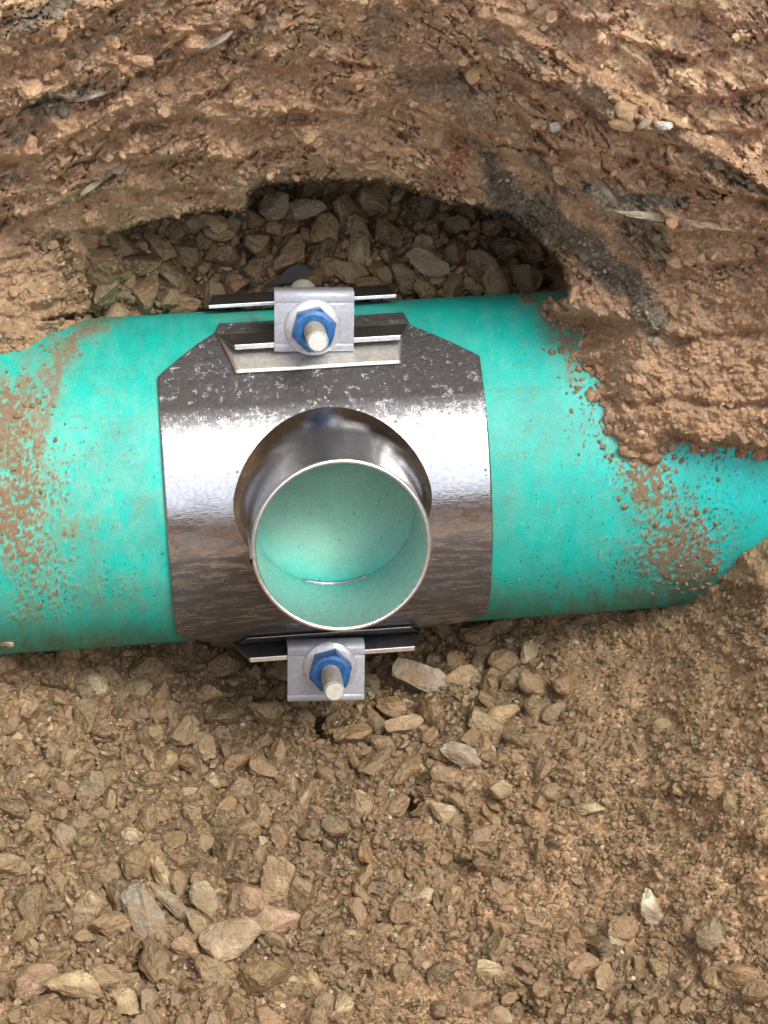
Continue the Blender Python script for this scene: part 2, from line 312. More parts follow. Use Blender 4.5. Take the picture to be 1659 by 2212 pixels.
def height_A(x, y, fine=True):
    w = TA(x, y)
    s, q = arch(x, y); wx = fbm(x / 220, y / 220, 3, 1) * 60; wy = fbm(x / 200, y / 200, 3, 5) * 50
    for pts, h, s1, L in ((RIDGE_R, 0.012, 12, 130), (RIDGE_L, 0.015, 14, 120)):
        d, sg = seg_dist(x + wx * .15, y + wy * .15, pts); w = w + h * np.tanh(d * sg / s1) * np.exp(-d / L)
    for pts, h, s1, L in ((LEDGE, 0.009, 5, 60), (SHELF, 0.010, 4, 35), (CRACK, 0.004, 4, 25)):
        d, sg = seg_dist(x + wx * .12, y + wy * .12, pts); w = w - h * np.tanh(d * sg / s1) * np.exp(-d / L)
    jag = 7 * fbm(x / 24, y / 24, 3, 8, .7)
    for pts, h in LEDGES:
        d, sg = seg_dist(x + wx * .1, y + wy * .1 + jag, pts); ds = d * sg; w = w - h * np.tanh(ds / 3.0) * np.exp(-d / np.where(ds > 0, 22, 55)) * (.55 + .9 * sstep(-.3, .3, fbm(x / 60, y / 60, 2, 4)))
    d, sg = seg_dist(x + wx * .2, y + wy * .2, BRK); w = w - 0.008 * np.exp(-(d / 9) ** 2)
    # bedding: long ridged layers following the arch, broken up by the warp
    bed = fbm((s + wx) / 230, (q + wy) / 46, 4, 2, 0.55, ridge=True)
    bed2 = fbm((s + wx * .6) / 80, (q + wy * .6) / 20, 4, 6, 0.6, ridge=True)
    cl = fbm(x / 48, y / 38, 5, 3, 0.6); big = fbm(x / 170, y / 120, 3, 8)
    calm = sstep(1250, 1450, x) * sstep(550, 700, y); calm = np.maximum(calm, sstep(200, 60, x) * sstep(500, 620, y) * .8)
    bw = 1 - 0.85 * calm
    w = w + bw * (0.0050 * bed + 0.0008 * bed2) + 0.0095 * cl + 0.018 * big * (1 - .5 * calm)
    tm = sstep(-.25, .2, fbm(x / 150, y / 60, 3, 11)) * bw
    for per, am, sd_ in ((125, .016, 6), (62, .011, 3), (27, .0044, 9)):
        phs = (q + 1.1 * wy + 26 * fbm(x / 70, y / 70, 4, sd_, .6)) / per; fr = phs - np.floor(phs); kk = np.floor(phs)
        keep_ = sstep(-.15, .25, NZ[sd_](x / 120 + kk * 7.7, kk * 3.1 + .5)); w = w + am * tm * keep_ * (fr - sstep(.86, 1.0, fr) - .4)
    if fine:
        w = w + 0.0036 * fbm(x / 15, y / 13, 4, 4, 0.68) + 0.0010 * fbm(x / 5, y / 5, 2, 9, .8) * 1.2
        cr = fbm((x + wx) / 60, (q + wy) / 30, 3, 10, 0.5); w = w - 0.008 * np.exp(-(cr / 0.03) ** 2) * bw * sstep(-.05, .25, fbm(x / 110, y / 110, 2, 7))
    # cover outline: thin out to nothing over the pipe, overhang above the hollow
    sd = -poly_sd(x, y, OPEN); rag = 8 * fbm(x / 34, y / 34, 5, 0, 0.75) + 5 * fbm(x / 13, y / 13, 3, 6, .8) + 4 * fbm(x / 7, y / 7, 2, 3, .7)
    sd = sd + rag * np.where(y > 640, 1.0, 1.2)
    S, ins = w_pipe(x, y)
    S = np.where(ins, S, 0.03 * sstep(330, 230, x) * sstep(695, 640, y))
    edge_over = sstep(655, 640, y)                     # 1 along the hollow's roof
    upz = sstep(700, 600, y)
    steepness = lerp(0.0005, 0.012, upz * sstep(500, 430, y + 0.0 * x) + (upz * (1 - sstep(500, 430, y))) * sstep(215, 300, x)) + sstep(1400, 1500, x) * 0.0010
    off = -0.10 * edge_over * sstep(230, 330, x)
    lim = S + off + 0.09 * sstep(14, 80, sd) * sstep(360, 240, x) * sstep(520, 640, y) + np.where(sd > 0, np.minimum(steepness * sd + 0.0035 * (1 - np.exp(-np.maximum(sd, 0) / 14)), 1), 0.004 * sd)
    k = 0.006; hmin = np.clip(0.5 + 0.5 * (lim - w) / k, 0, 1)
    w2 = lim + (w - lim) * hmin - k * hmin * (1 - hmin)
    return w2, sd

PITS = [(885, 1742, 26, 20, .035), (690, 1568, 14, 26, .03), (300, 2090, 26, 30, .02), (540, 1800, 30, 14, .012), (230, 1620, 40, 14, .018), (1120, 2180, 30, 18, .02), (700, 1830, 30, 14, .015), (800, 2110, 60, 12, .01)]
def height_B(x, y, fine=True):
    w = TB(x, y) + 0.016 * fbm(x / 150, y / 120, 3, 2) + 0.0105 * fbm(x / 50, y / 45, 4, 5, .6)
    if fine: w = w + 0.0022 * fbm(x / 14, y / 13, 4, 7, .7) + 0.0011 * fbm(x / 5.5, y / 5.5, 2, 1, .8)
    w = w - .55 * sstep(1050, 1300, x) * sstep(1330, 1450, y) * (0.0105 * fbm(x / 50, y / 45, 4, 5, .6) + (0.0022 * fbm(x / 14, y / 13, 4, 7, .7) if fine else 0))
    for cx_, cy_, rx_, ry_, dp in PITS: w = w - dp * gauss(x, y, cx_, cy_, rx_, ry_)
    S, ins = w_pipe(x, y)
    poly = SOIL_R + [(1300, 1500), (2700, 3000)]
    sd = poly_sd(x, y, poly) + 8 * fbm(x / 28, y / 28, 4, 6, .7) + 3 * fbm(x / 7, y / 7, 2, 2, .7)
    cover = ins & (x > 1250) & (y > 950)
    wc = S + np.where(sd > 0, 0.0007 * sd, 0.004 * sd) + .12 * sstep(16, 80, sd)
    w = np.where(cover, np.where(sd > -40, np.minimum(np.maximum(w, S - .01), wc), np.minimum(w, S - 0.03)), np.where(ins, np.minimum(w, S - 0.03), w))
    return w, sd

def gauss(x, y, cx, cy, rx, ry, ang=0):
    a = radians(ang); dx, dy = x - cx, y - cy; u = (dx * cos(a) + dy * sin(a)) / rx; v = (-dx * sin(a) + dy * cos(a)) / ry
    return np.exp(-(u * u + v * v))

def tone_A(x, y, sd):
    s, q = arch(x, y); n1 = fbm(s / 150 + 3, q / 45, 4, 4); n2 = fbm(x / 90, y / 70, 4, 9); n3 = fbm(x / 12, y / 9, 3, 2, .7)
    red = np.array([.48, .31, .19]); tan = np.array([.55, .385, .235]); och = np.array([.78, .58, .37]); gry = np.array([.17, .155, .12])
    c = red + (tan - red) * sstep(-.5, .6, n1)[..., None]
    c = lerp(c, np.array([.37, .20, .12]), (sstep(.1, .4, n2) * .5)[..., None])
    wob = 22 * fbm(x / 60, y / 60, 3, 0); wob2 = 18 * fbm(x / 50, y / 50, 3, 4)
    X = x + wob; Y = y + wob2
    d, sg = seg_dist(X, Y, RIDGE_R); up = sstep(-4, 12, -d * sg); c = lerp(c, och + (np.array([.58, .38, .26]) - och) * sstep(-.2, .2, n2)[..., None], up[..., None])
    d, sg = seg_dist(X, Y, RIDGE_L); upl = sstep(-4, 12, -d * sg); c = lerp(c, och, upl[..., None])
    c = lerp(c, np.array([.24, .15, .09]), (sstep(26, 6, d) * .6)[..., None])
    for cx, cy, rx, ry, an, am in ((90, 30, 110, 22, -25, .8), (130, 215, 90, 20, -18, .8), (70, 270, 90, 22, -35, .5), (250, 60, 120, 20, -35, .4), (0, 400, 70, 18, -30, .5), (560, 60, 60, 22, -35, .5), (830, 60, 50, 60, 0, .45), (960, 170, 120, 30, 12, .45), (1000, 230, 160, 28, 25, .4), (1330, 435, 90, 30, 28, .8), (1400, 430, 90, 16, 3, .95), (1180, 370, 90, 14, 38, .6), (1390, 520, 70, 60, 40, .6), (1120, 115, 80, 30, 30, .4), (1290, 220, 90, 22, 35, .5), (560, 395, 120, 18, 8, .4), (1590, 380, 60, 16, 35, .4), (100, 520, 60, 16, -25, .5), (1540, 350, 120, 20, 38, .35)):
        c = lerp(c, gry + (np.array([.22, .21, .17]) - gry) * sstep(-.2, .3, n3)[..., None], (am * sstep(.25, .6, gauss(X, Y, cx, cy, rx, ry, an)))[..., None])
    for cx, cy, rx, ry, an, am in ((200, 205, 70, 6, -12, .9), (272, 172, 28, 5, -40, .8), (210, 400, 60, 8, -38, .8), (240, 372, 22, 10, -30, .9), (470, 85, 45, 6, -30, .6), (1300, 425, 62, 8, 50, .8), (1390, 458, 90, 7, 6, .8), (1480, 478, 60, 7, 18, .7), (30, 255, 40, 6, -35, .7), (1560, 545, 60, 5, 5, .4), (1450, 735, 90, 7, -6, .6)):
        c = lerp(c, np.array([.58, .53, .42]), (am * sstep(.3, .7, gauss(X, Y, cx, cy, rx, ry, an)) * sstep(-.35, .05, n3))[..., None])
    c = lerp(c, np.array([.33, .11, .07]), (.6 * sstep(.35, .8, gauss(X, Y, 985, 345, 32, 60, 20)))[..., None])
    sp = poly_sd(X, Y, STRIP); gran = fbm(x / 5, y / 5, 2, 5, .8)
    strip = lerp(np.array([.075, .070, .052]), np.array([.30, .28, .23]), sstep(-.1, .5, gran)[..., None]); c = lerp(c, strip, (sstep(-16, 14, sp + 14 * n2) * .88)[..., None])
    low = sstep(560, 700, y) * sstep(1150, 1300, x); c = lerp(c, np.array([.40, .26, .16]), (low * .6 * (1 - sstep(-16, 10, sp)))[..., None])
    lf = sstep(430, 560, y) * sstep(420, 200, x); c = lerp(c, np.array([.36, .245, .145]), (lf * .7)[..., None])
    v = 0.95 + 0.12 * sstep(-.3, .4, n3); c = c * v[..., None]
    c = lerp(c, np.array([.68, .62, .5]), (sstep(.50, .62, fbm(x / 9, y / 7, 2, 11, .5)) * .75)[..., None])
    return np.clip(c, 0.01, 0.9)
def tone_B(x, y):
    n2 = fbm(x / 120, y / 90, 4, 9); n3 = fbm(x / 10, y / 9, 3, 2, .7)
    c = lerp(np.array([.27, .18, .10]), np.array([.34, .225, .13]), sstep(-.3, .3, n2)[..., None])
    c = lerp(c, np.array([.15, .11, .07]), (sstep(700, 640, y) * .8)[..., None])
    c = lerp(c, np.array([.40, .25, .15]), (sstep(1500, 2150, y) * .6 + 0 * x)[..., None])
    c = lerp(c, np.array([.40, .27, .15]), (sstep(.3, .8, gauss(x, y, 1560, 1830, 220, 160, -30)) * .5)[..., None])
    c = lerp(c, np.array([.15, .11, .065]), (sstep(.2, .8, gauss(x, y, 760, 1480, 520, 120, -4)) * .55)[..., None])  # dark strip along the pipe's lower side, its shade painted in
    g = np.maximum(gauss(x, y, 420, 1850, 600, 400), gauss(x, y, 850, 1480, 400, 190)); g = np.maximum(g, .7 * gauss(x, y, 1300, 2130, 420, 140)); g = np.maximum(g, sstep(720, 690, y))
    c = lerp(c, np.array([.085, .058, .034]), (sstep(.25, .7, g) * .75)[..., None])  # soil under the stones painted dark, standing in for shaded gaps
    c = c * (0.8 + 0.5 * sstep(-.3, .4, n3))[..., None]
    return np.clip(c, 0.01, 0.9)

# ------------------------------------------------------------------ the ground: bank, gravel bed, pit and field
def axis(lo, a, bb, hi, step):
    mid = np.arange(a, bb + step, step); out = []; x = a; s = step
    while x > lo: s *= 1.045; x -= s; out.append(x)
    left = out[::-1]; out = []; x = mid[-1]; s = step
    while x < hi: s *= 1.045; x += s; out.append(x)
    return np.concatenate([left, mid, out])
def sheet(name, xs, ys, hf, tf, keep=None):
    X, Y = np.meshgrid(xs, ys); W, sdm = hf(X, Y); P = unproj(X, Y, W)
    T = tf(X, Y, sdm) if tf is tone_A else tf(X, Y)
    idx = np.arange(X.size).reshape(X.shape); f = np.stack([idx[1:, :-1], idx[1:, 1:], idx[:-1, 1:], idx[:-1, :-1]], -1).reshape(-1, 4)
    if keep is not None:
        k = keep(X, Y, sdm); kf = k[1:, :-1] | k[:-1, 1:] | k[1:, 1:] | k[:-1, :-1]; f = f[kf.ravel()]
    used, inv = np.unique(f, return_inverse=True)
    me = np_mesh(name, P.reshape(-1, 3)[used], inv.reshape(f.shape), True, T.reshape(-1, 3)[used])
    return link(name, me, MSOIL)
STEP = 2.6
bank = sheet('dirt_bank', axis(-1100, -10, 1670, 2700, STEP), axis(-1000, -10, 1010, 1300, STEP), height_A, tone_A, keep=lambda X, Y, s: s > -45)
tag(bank, 'layered reddish brown dirt bank arching over the hollow above the green pipe', kind='structure')
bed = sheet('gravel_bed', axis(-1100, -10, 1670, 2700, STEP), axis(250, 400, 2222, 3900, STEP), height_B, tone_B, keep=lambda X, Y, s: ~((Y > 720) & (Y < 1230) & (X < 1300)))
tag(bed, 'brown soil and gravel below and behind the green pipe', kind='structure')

# pit walls, rising round the hole to the field: rings from the floor outwards
nr, na = 70, 220
prof_r = np.concatenate([np.linspace(0.0, 0.93, 14), np.linspace(0.95, 1.12, 34), np.geomspace(1.16, 80, 22)])
th = np.linspace(0, 2 * pi, na, endpoint=False); Rr, Th = np.meshgrid(prof_r, th, indexing='ij')
ex = np.where(np.sin(Th) > 0, 0.74, 0.66); X = 1.0 * Rr * np.cos(Th); Y = -0.36 + ex * Rr * np.sin(Th)
zt = 1.0 + 0.22 * np.clip(np.sin(Th) * 1.6, -1, 1); Zf = -0.16 + 0.12 * np.clip(-np.sin(Th), 0, 1) * Rr ** 2
t = sstep(0.93, 1.12, Rr); Z = lerp(Zf, zt, t) + 0.04 * fbm(X * 5, Z_ := (Y * 5 + t * 6), 5, 3) * np.clip(Rr, 0, 1)
k = 0.03 * fbm(Th * 6, t * 9, 4, 6, .6) * sstep(.9, 1.0, Rr) * sstep(3, 1.3, Rr); X += k * np.cos(Th); Y += k * np.sin(Th) - 0.26 * t * sstep(0, .6, np.sin(Th))
V = np.stack([X, Y, Z], -1).reshape(-1, 3); idx = np.arange(len(V)).reshape(Rr.shape); j = np.roll(idx, -1, 1)
f = np.stack([idx[:-1], idx[1:], j[1:], j[:-1]], -1).reshape(-1, 4)
nn = fbm(X * 6, Y * 6 + Z * 9, 4, 2); TC = lerp(np.array([.24, .15, .09]), np.array([.32, .21, .125]), sstep(-.3, .3, nn)[..., None])
pit = link('ground', np_mesh('ground', V, f, True, TC.reshape(-1, 3)), MSOIL); tag(pit, 'brown earth walls of the dug pit and the ground around it', kind='structure')

# ------------------------------------------------------------------ the pipe
na_, nt_ = 760, 300
av = np.concatenate([np.linspace(-1.0, -0.30, 10, endpoint=False), np.linspace(-0.30, 0.30, na_), np.linspace(0.30, 1.0, 11)[1:]])
tv = np.concatenate([np.radians(np.linspace(-105, 105, nt_)), np.radians(np.linspace(105, 255, 40))[1:-1]])
AA, TT = np.meshgrid(av, tv, indexing='ij')
Bc, Cc = np.sin(TT), np.cos(TT)
Puvw = P0 + AA[..., None] * A + R * (Bc[..., None] * B + Cc[..., None] * C); px, py = proj_uvw(Puvw)
front = (Puvw[..., 2] > -0.01)
axy = 1000 - 0.0645 * (px - 830)                     # image row of the axis
rel = py - axy
clean = np.array([.004, .40, .335]); cyan = np.array([.005, .45, .44]); dusty = np.array([.13, .38, .32]); olive = np.array([.17, .155, .06]); mudc = np.array([.19, .118, .068]); dark = np.array([.012, .05, .04])
m1 = fbm(px / 120, py / 90, 4, 1); m2 = fbm(px / 30, py / 60, 4, 5, .6); m3 = fbm(px / 7, py / 7, 3, 3, .7); m4 = fbm(px / 14, py / 40, 4, 8, .6); m5 = fbm(px / 16, py / 14, 5, 7, .78) * 1.25; m6 = fbm(px / 55, py / 40, 4, 11, .65)
c = lerp(clean, cyan, sstep(1050, 1650, px)[..., None] * np.ones(3)); c = lerp(c, clean * .92, (sstep(-.1, .3, m1) * .5)[..., None])
dust = np.clip(sstep(-.35, .3, m2 + .5 * m1) * .5, 0, 1) * (1 - .7 * sstep(1330, 1480, px)); dust *= 0.45 + 0.65 * gauss(px, rel, 200, 10, 700, 170)
c = lerp(c, dusty, dust[..., None]); c = lerp(c, np.array([.004, .27, .215]), (.35 * sstep(-.05, .4, m6) * sstep(-.1, .3, m2 + .3))[..., None]); film0 = sstep(.12, .5, m6 + .3 * m5 - .15) * .45; c = lerp(c, np.array([.22, .28, .17]), (film0 * (1 - sstep(340, 400, px) * sstep(1060, 1000, px)))[..., None]); c = lerp(c, np.array([.17, .33, .25]), (.80 * sstep(.1, .8, gauss(px, py, 728, 1080, 280, 170)))[..., None])  # last mix paints the sky's greyish sheen inside the outlet
film = np.zeros_like(px); fleck = np.zeros_like(px); dk = np.zeros_like(px)
def addb(arr, lst, X, Y):
    for cx, cy, rx, ry, an, am in lst: arr += am * gauss(X, Y, cx, cy, rx, ry, an)
wx = px + 14 * fbm(px / 40, py / 40, 3, 2); wy = py + 14 * fbm(px / 40, py / 40, 3, 7)
# curved film line left (edge of the old backfill) and right
dl, _ = seg_dist(wx, wy, [(250, 690), (190, 715), (140, 770), (110, 830), (95, 900), (85, 960)]); film += 1.1 * np.exp(-(dl / 17) ** 2)
dl, _ = seg_dist(wx, wy, [(140, 740), (80, 830), (20, 900), (-80, 960)]); film += .75 * np.exp(-(dl / 55) ** 2)
dr, sr = seg_dist(wx, wy, [(1130, 640), (1175, 680), (1205, 725), (1222, 770), (1230, 830)])
film += .8 * np.exp(-(dr / 6) ** 2) + .75 * np.exp(-(dr / 40) ** 2) * (sr < 0) * sstep(860, 780, py)
addb(film, [(10, 880, 70, 70, 0, .9), (40, 980, 60, 60, 0, .6), (90, 1130, 80, 40, 0, .4), (210, 1290, 120, 40, 0, .35), (1100, 1290, 60, 30, 0, .4), (1210, 715, 40, 50, 30, 1.1), (1170, 650, 60, 22, 0, .8), (530, 690, 50, 14, -4, .5), (20, 1060, 60, 150, 0, .45), (160, 1130, 60, 22, 0, .5), (60, 1200, 90, 25, 0, .5), (180, 1160, 50, 20, 20, .4), (100, 1390, 160, 18, -4, .8), (230, 1385, 60, 24, -4, .7), (330, 1310, 70, 10, 0, .5), (300, 1085, 30, 25, 0, .35), (1100, 1090, 24, 60, 0, .3), (1060, 1140, 16, 80, 0, .35), (1350, 1300, 200, 22, -6, .75), (1430, 1270, 90, 22, -6, .6), (1160, 930, 60, 80, 0, .25), (70, 1330, 80, 30, 0, .45)], wx, wy)
addb(fleck, [(20, 900, 60, 50, 0, .7), (110, 1040, 60, 120, 0, .4), (60, 1280, 120, 70, 0, .4), (30, 1000, 75, 130, 0, .9), (10, 1110, 60, 60, 0, .9), (60, 1190, 90, 50, 0, .6), (190, 990, 60, 60, 0, .32), (200, 1110, 120, 70, 0, .35), (150, 1250, 160, 60, 0, .35), (70, 1330, 100, 40, 0, .35), (1300, 900, 50, 60, 0, .75), (1390, 1010, 70, 80, 0, .85), (1400, 1060, 60, 70, 0, .6), (1490, 1150, 60, 90, 0, .85), (1420, 1190, 90, 70, 0, .75), (1500, 1230, 90, 50, 0, .95), (1250, 1000, 60, 60, 0, .35), (1440, 930, 40, 40, 0, .8), (1580, 1150, 40, 50, 0, .4), (1300, 1180, 60, 60, 0, .3), (1215, 690, 50, 40, 0, .6), (1255, 820, 40, 40, 0, .55), (20, 850, 40, 50, 0, .5), (230, 820, 60, 300, 0, .12), (310, 1260, 70, 60, 0, .25), (1200, 1280, 120, 40, 0, .25)], px, py)
addb(dk, [(1560, 1020, 110, 90, 0, .75), (1540, 1130, 90, 60, 0, .8), (1350, 1240, 120, 60, 0, .8), (1320, 1000, 90, 80, 0, .6), (120, 1280, 130, 60, 0, .7), (170, 1000, 90, 70, 0, .45), (300, 1200, 90, 90, 0, .4), (1170, 1260, 110, 45, 0, .6), (1420, 1100, 120, 150, 0, .55)], px, py)
filmv = np.clip((film + .35 * np.clip(fleck, 0, 1)) * (.55 + .9 * (m2 + m5)), 0, .88); c = lerp(c, lerp(olive, mudc, sstep(.3, .9, filmv)[..., None]), filmv[..., None])
fl = sstep(0, .05, m5 * .9 + .3 * m3 - (.62 - .68 * np.clip(fleck, 0, 1.15))) ; halo = sstep(-.14, .05, m5 * .9 + .3 * m3 - (.62 - .68 * np.clip(fleck, 0, 1.1)))
c = lerp(c, np.array([.20, .40, .27]), (halo * .55)[..., None]); c = lerp(c, mudc, (fl * .95)[..., None])
dkm = sstep(0, .08, fbm(px / 8, py / 8, 2, 10, .6) - (.62 - .34 * np.clip(dk, 0, 1.1))); c = lerp(c, dark, (dkm * .85)[..., None])
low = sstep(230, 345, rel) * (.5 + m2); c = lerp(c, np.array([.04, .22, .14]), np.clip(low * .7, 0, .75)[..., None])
scr = np.zeros_like(px)
for pts in ([(98, 905), (230, 898), (343, 897)], [(210, 925), (300, 905), (345, 898)], [(100, 930), (200, 925)], [(1050, 843), (1240, 838)], [(1060, 790), (1140, 785)], [(250, 987), (340, 975)], [(240, 940), (300, 928)], [(1080, 990), (1250, 950)], [(1180, 1100), (1310, 1060)], [(290, 1240), (300, 1380)], [(330, 1330), (368, 1327)]):
    dd, _ = seg_dist(px + 2 * m2, py + 6 * m2, pts); scr = np.maximum(scr, np.exp(-(dd / 1.7) ** 2))
c = lerp(c, np.array([.10, .22, .13]), (scr * .8 * sstep(-.3, .2, m5))[..., None])
lite = sstep(.42, .6, fbm(px / 6, py / 30, 3, 9, .6)) * .35; c = lerp(c, np.array([.25, .6, .5]), lite[..., None])
mudm = np.clip(fl + filmv * .8 + .3 * dust, 0, 1)
rr = R + np.where(front, fl * .0006 + np.clip(filmv, 0, 1) * .0003 * (1 + m3), 0)
V = np.stack([AA, rr * Bc, rr * Cc], -1).reshape(-1, 3); idx = np.arange(AA.size).reshape(AA.shape); j = np.roll(idx, -1, 1)
f = np.stack([idx[:-1], idx[1:], j[1:], j[:-1]], -1).reshape(-1, 4)
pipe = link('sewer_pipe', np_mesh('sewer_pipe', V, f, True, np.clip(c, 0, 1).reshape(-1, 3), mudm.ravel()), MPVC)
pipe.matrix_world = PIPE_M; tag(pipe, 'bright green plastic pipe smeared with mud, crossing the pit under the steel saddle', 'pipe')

# ------------------------------------------------------------------ the tapping saddle
saddle = empty('pipe_saddle'); saddle.matrix_world = PIPE_M
tag(saddle, 'polished steel tapping saddle clamped round the green pipe, with open branch outlet', 'pipe saddle')
COLA, COLB, CR, CRIM = -0.0403, 0.0025, 0.0508, 0.174
def grid_faces(idx, wrap=False):
    if wrap: j = np.roll(idx, -1, 1); return np.stack([idx[:-1], idx[1:], j[1:], j[:-1]], -1).reshape(-1, 4)
    return np.stack([idx[:-1, :-1], idx[1:, :-1], idx[1:, 1:], idx[:-1, 1:]], -1).reshape(-1, 4)
def solid(o, t, off=-1):
    m = o.modifiers.new('thick', 'SOLIDIFY'); m.thickness = t; m.offset = off; return o
def bevel(o, w, s=2):
    m = o.modifiers.new('bevel', 'BEVEL'); m.width = w; m.segments = s; m.limit_method = 'ANGLE'; m.angle_limit = radians(30); return o
def curved_plate(name, amin, amax, r, t0, t1, mat, parent, thick=.0015, na=120, nt=120, hole=False):
    """amin/amax: functions of the angle (degrees)"""
    ts = np.linspace(t0, t1, nt); k = np.linspace(0, 1, na); Tt, K = np.meshgrid(ts, k, indexing='ij')
    a0 = amin(Tt); a1 = amax(Tt); a = a0 + (a1 - a0) * K
    rad = r + 0.0005 * fbm(a * 25, Tt / 25, 2, 4)
    V = np.stack([a, rad * np.sin(np.radians(Tt)), rad * np.cos(np.radians(Tt))], -1).reshape(-1, 3)
    f = grid_faces(np.arange(len(V)).reshape(Tt.shape).T)
    if hole:
        cen = V[f].mean(1); keep = ~((np.hypot(cen[:, 0] - COLA, cen[:, 1] - COLB) < CR * 1.045) & (cen[:, 2] > 0)); f = f[keep]
    used, inv = np.unique(f, return_inverse=True)
    o = link(name, np_mesh(name, V[used], inv.reshape(f.shape), True), mat, parent); solid(o, thick); return o
cut0 = lambda T: np.interp(np.abs(T), [0, 50.4, 70, 82], [-.1395, -.1395, -.1033, -.098])
cut1 = lambda T: np.interp(np.abs(T), [0, 51, 67.5, 82], [.0552, .0552, .0165, .012])
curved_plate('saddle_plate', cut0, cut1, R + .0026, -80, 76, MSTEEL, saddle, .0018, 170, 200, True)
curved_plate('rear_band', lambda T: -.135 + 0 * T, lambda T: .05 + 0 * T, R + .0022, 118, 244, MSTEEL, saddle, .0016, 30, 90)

# outlet collar: flared foot, tube wall outside, rolled rim, tube wall inside
rs = R + .0032; nph = 144; ph = np.linspace(0, 2 * pi, nph, endpoint=False); cph, sph = np.cos(ph), np.sin(ph)
def surf_c(a, bb, r): return np.sqrt(np.maximum(r * r - bb * bb, 0))
rings = []
for rf, lift in ((1.215, .0001), (1.19, .0012), (1.15, .0026), (1.10, .0052), (1.055, .0092), (1.025, .014), (1.006, .020), (1.0, .027)):
    flare = 1 + (rf - 1) * (0.36 + 0.50 * sstep(-.45, .25, sph))
    x = COLA + CR * flare * cph; y = COLB + CR * flare * sph; base = surf_c(x, y, rs)
    basef = surf_c(COLA + CR * cph, COLB + CR * sph, rs); tt = sstep(0, .027, lift)
    rings.append(np.stack([x, y, base * (1 - tt) + basef * tt + lift], -1))
last = rings[-1]
for tt in (.3, .65, .93, .985, 1.0):
    r = CR * (1.0 if tt < .95 else (1.006 if tt < .99 else 1.004)); x = COLA + r * cph; y = COLB + r * sph
    rings.append(np.stack([x, y, last[:, 2] + (CRIM - last[:, 2]) * tt], -1))
Vc = np.stack(rings); col = link('outlet_collar', np_mesh('outlet_collar', Vc.reshape(-1, 3), grid_faces(np.arange(Vc.shape[0] * nph).reshape(Vc.shape[0], nph), True)[:, ::-1], True), MTUBE, saddle)
ri = CR - .0022; rings = []
for k_ in np.linspace(0, 1, 14):
    x = COLA + ri * cph; y = COLB + ri * sph; b0 = surf_c(x, y, R + .0002); rings.append(np.stack([x, y, b0 + (CRIM - .0004 - b0) * k_], -1))
Vc = np.stack(rings); link('inner_wall', np_mesh('inner_wall', Vc.reshape(-1, 3), grid_faces(np.arange(14 * nph).reshape(14, nph), True), True), steel_material('bright_bore', base=(0.78, 0.78, 0.77), rough=0.28, dirty=0.03), col)
prof = [(ri, CRIM - .0006), (ri + .0004, CRIM + .0003), (CR - .0011, CRIM + .0007), (CR + .0002, CRIM + .0003), (CR + .0005, CRIM - .0008)]
Vc = np.stack([np.stack([COLA + r * cph, COLB + r * sph, np.full(nph, z)], -1) for r, z in prof])
link('rim', np_mesh('rim', Vc.reshape(-1, 3), grid_faces(np.arange(5 * nph).reshape(5, nph), True), True), MEDGE, col)
# gasket lip showing inside the foot of the bore
pl = np.radians(np.linspace(247, 293, 24)); prof = [(ri - .0002, .0002), (ri - .0002, .0018), (ri - .0006, .0010), (ri - .0010, .0003)]
Vc = np.stack([np.stack([COLA + r * np.cos(pl), COLB + r * np.sin(pl), surf_c(0, COLB + r * np.sin(pl), R) + z], -1) for r, z in prof])
link('gasket_lip', np_mesh('gasket_lip', Vc.reshape(-1, 3), grid_faces(np.arange(4 * 24).reshape(4, 24)), True), MTUBE, col)
# weld bead up the side of the branch
zz = np.linspace(.107, CRIM - .001, 30); an_ = radians(186); q_ = np.linspace(0, 2 * pi, 8, endpoint=False); V = []
for i_, z_ in enumerate(zz):
    rb = .0013 + .0003 * (i_ % 2); V.append([(COLA + (CR + .0003 + rb * cos(t_)) * cos(an_) - rb * sin(t_) * sin(an_), COLB + (CR + .0003 + rb * cos(t_)) * sin(an_) + rb * sin(t_) * cos(an_), z_) for t_ in q_])
link('weld_seam', np_mesh('weld_seam', np.array(V).reshape(-1, 3), grid_faces(np.arange(240).reshape(30, 8), True), True), MDSTEEL, col)

def box_prism(name, quad_lo, quad_hi, mat, parent, bev=.0004):
    """two matching loops of points -> closed prism"""
    n_ = len(quad_lo); V = np.array(list(quad_lo) + list(quad_hi), float)
    faces = [tuple(range(n_))[::-1], tuple(range(n_, 2 * n_))] + [(i, (i + 1) % n_, n_ + (i + 1) % n_, n_ + i) for i in range(n_)]
    me = bpy.data.meshes.new(name); me.from_pydata([tuple(v) for v in V], [], faces); me.validate(); me.update()
    import bmesh as bm_; q = bm_.new(); q.from_mesh(me); bm_.ops.recalc_face_normals(q, faces=q.faces[:]); q.to_mesh(me); q.free()
    o = link(name, me, mat, parent)
    if bev: bevel(o, bev, 2)
    return o
def lathe(name, prof, mat, parent, ctr, seg=48, flat=False, smooth=True):
    """prof: (radius, c) pairs round an axis parallel to C"""
    ang = np.linspace(0, 2 * pi, seg, endpoint=False); V = []
    for r, z in prof: V.append(np.stack([ctr[0] + r * np.cos(ang), ctr[1] + r * np.sin(ang), np.full(seg, z)], -1))
    V = np.stack(V); return link(name, np_mesh(name, V.reshape(-1, 3), grid_faces(np.arange(len(prof) * seg).reshape(len(prof), seg), True), smooth), mat, parent)

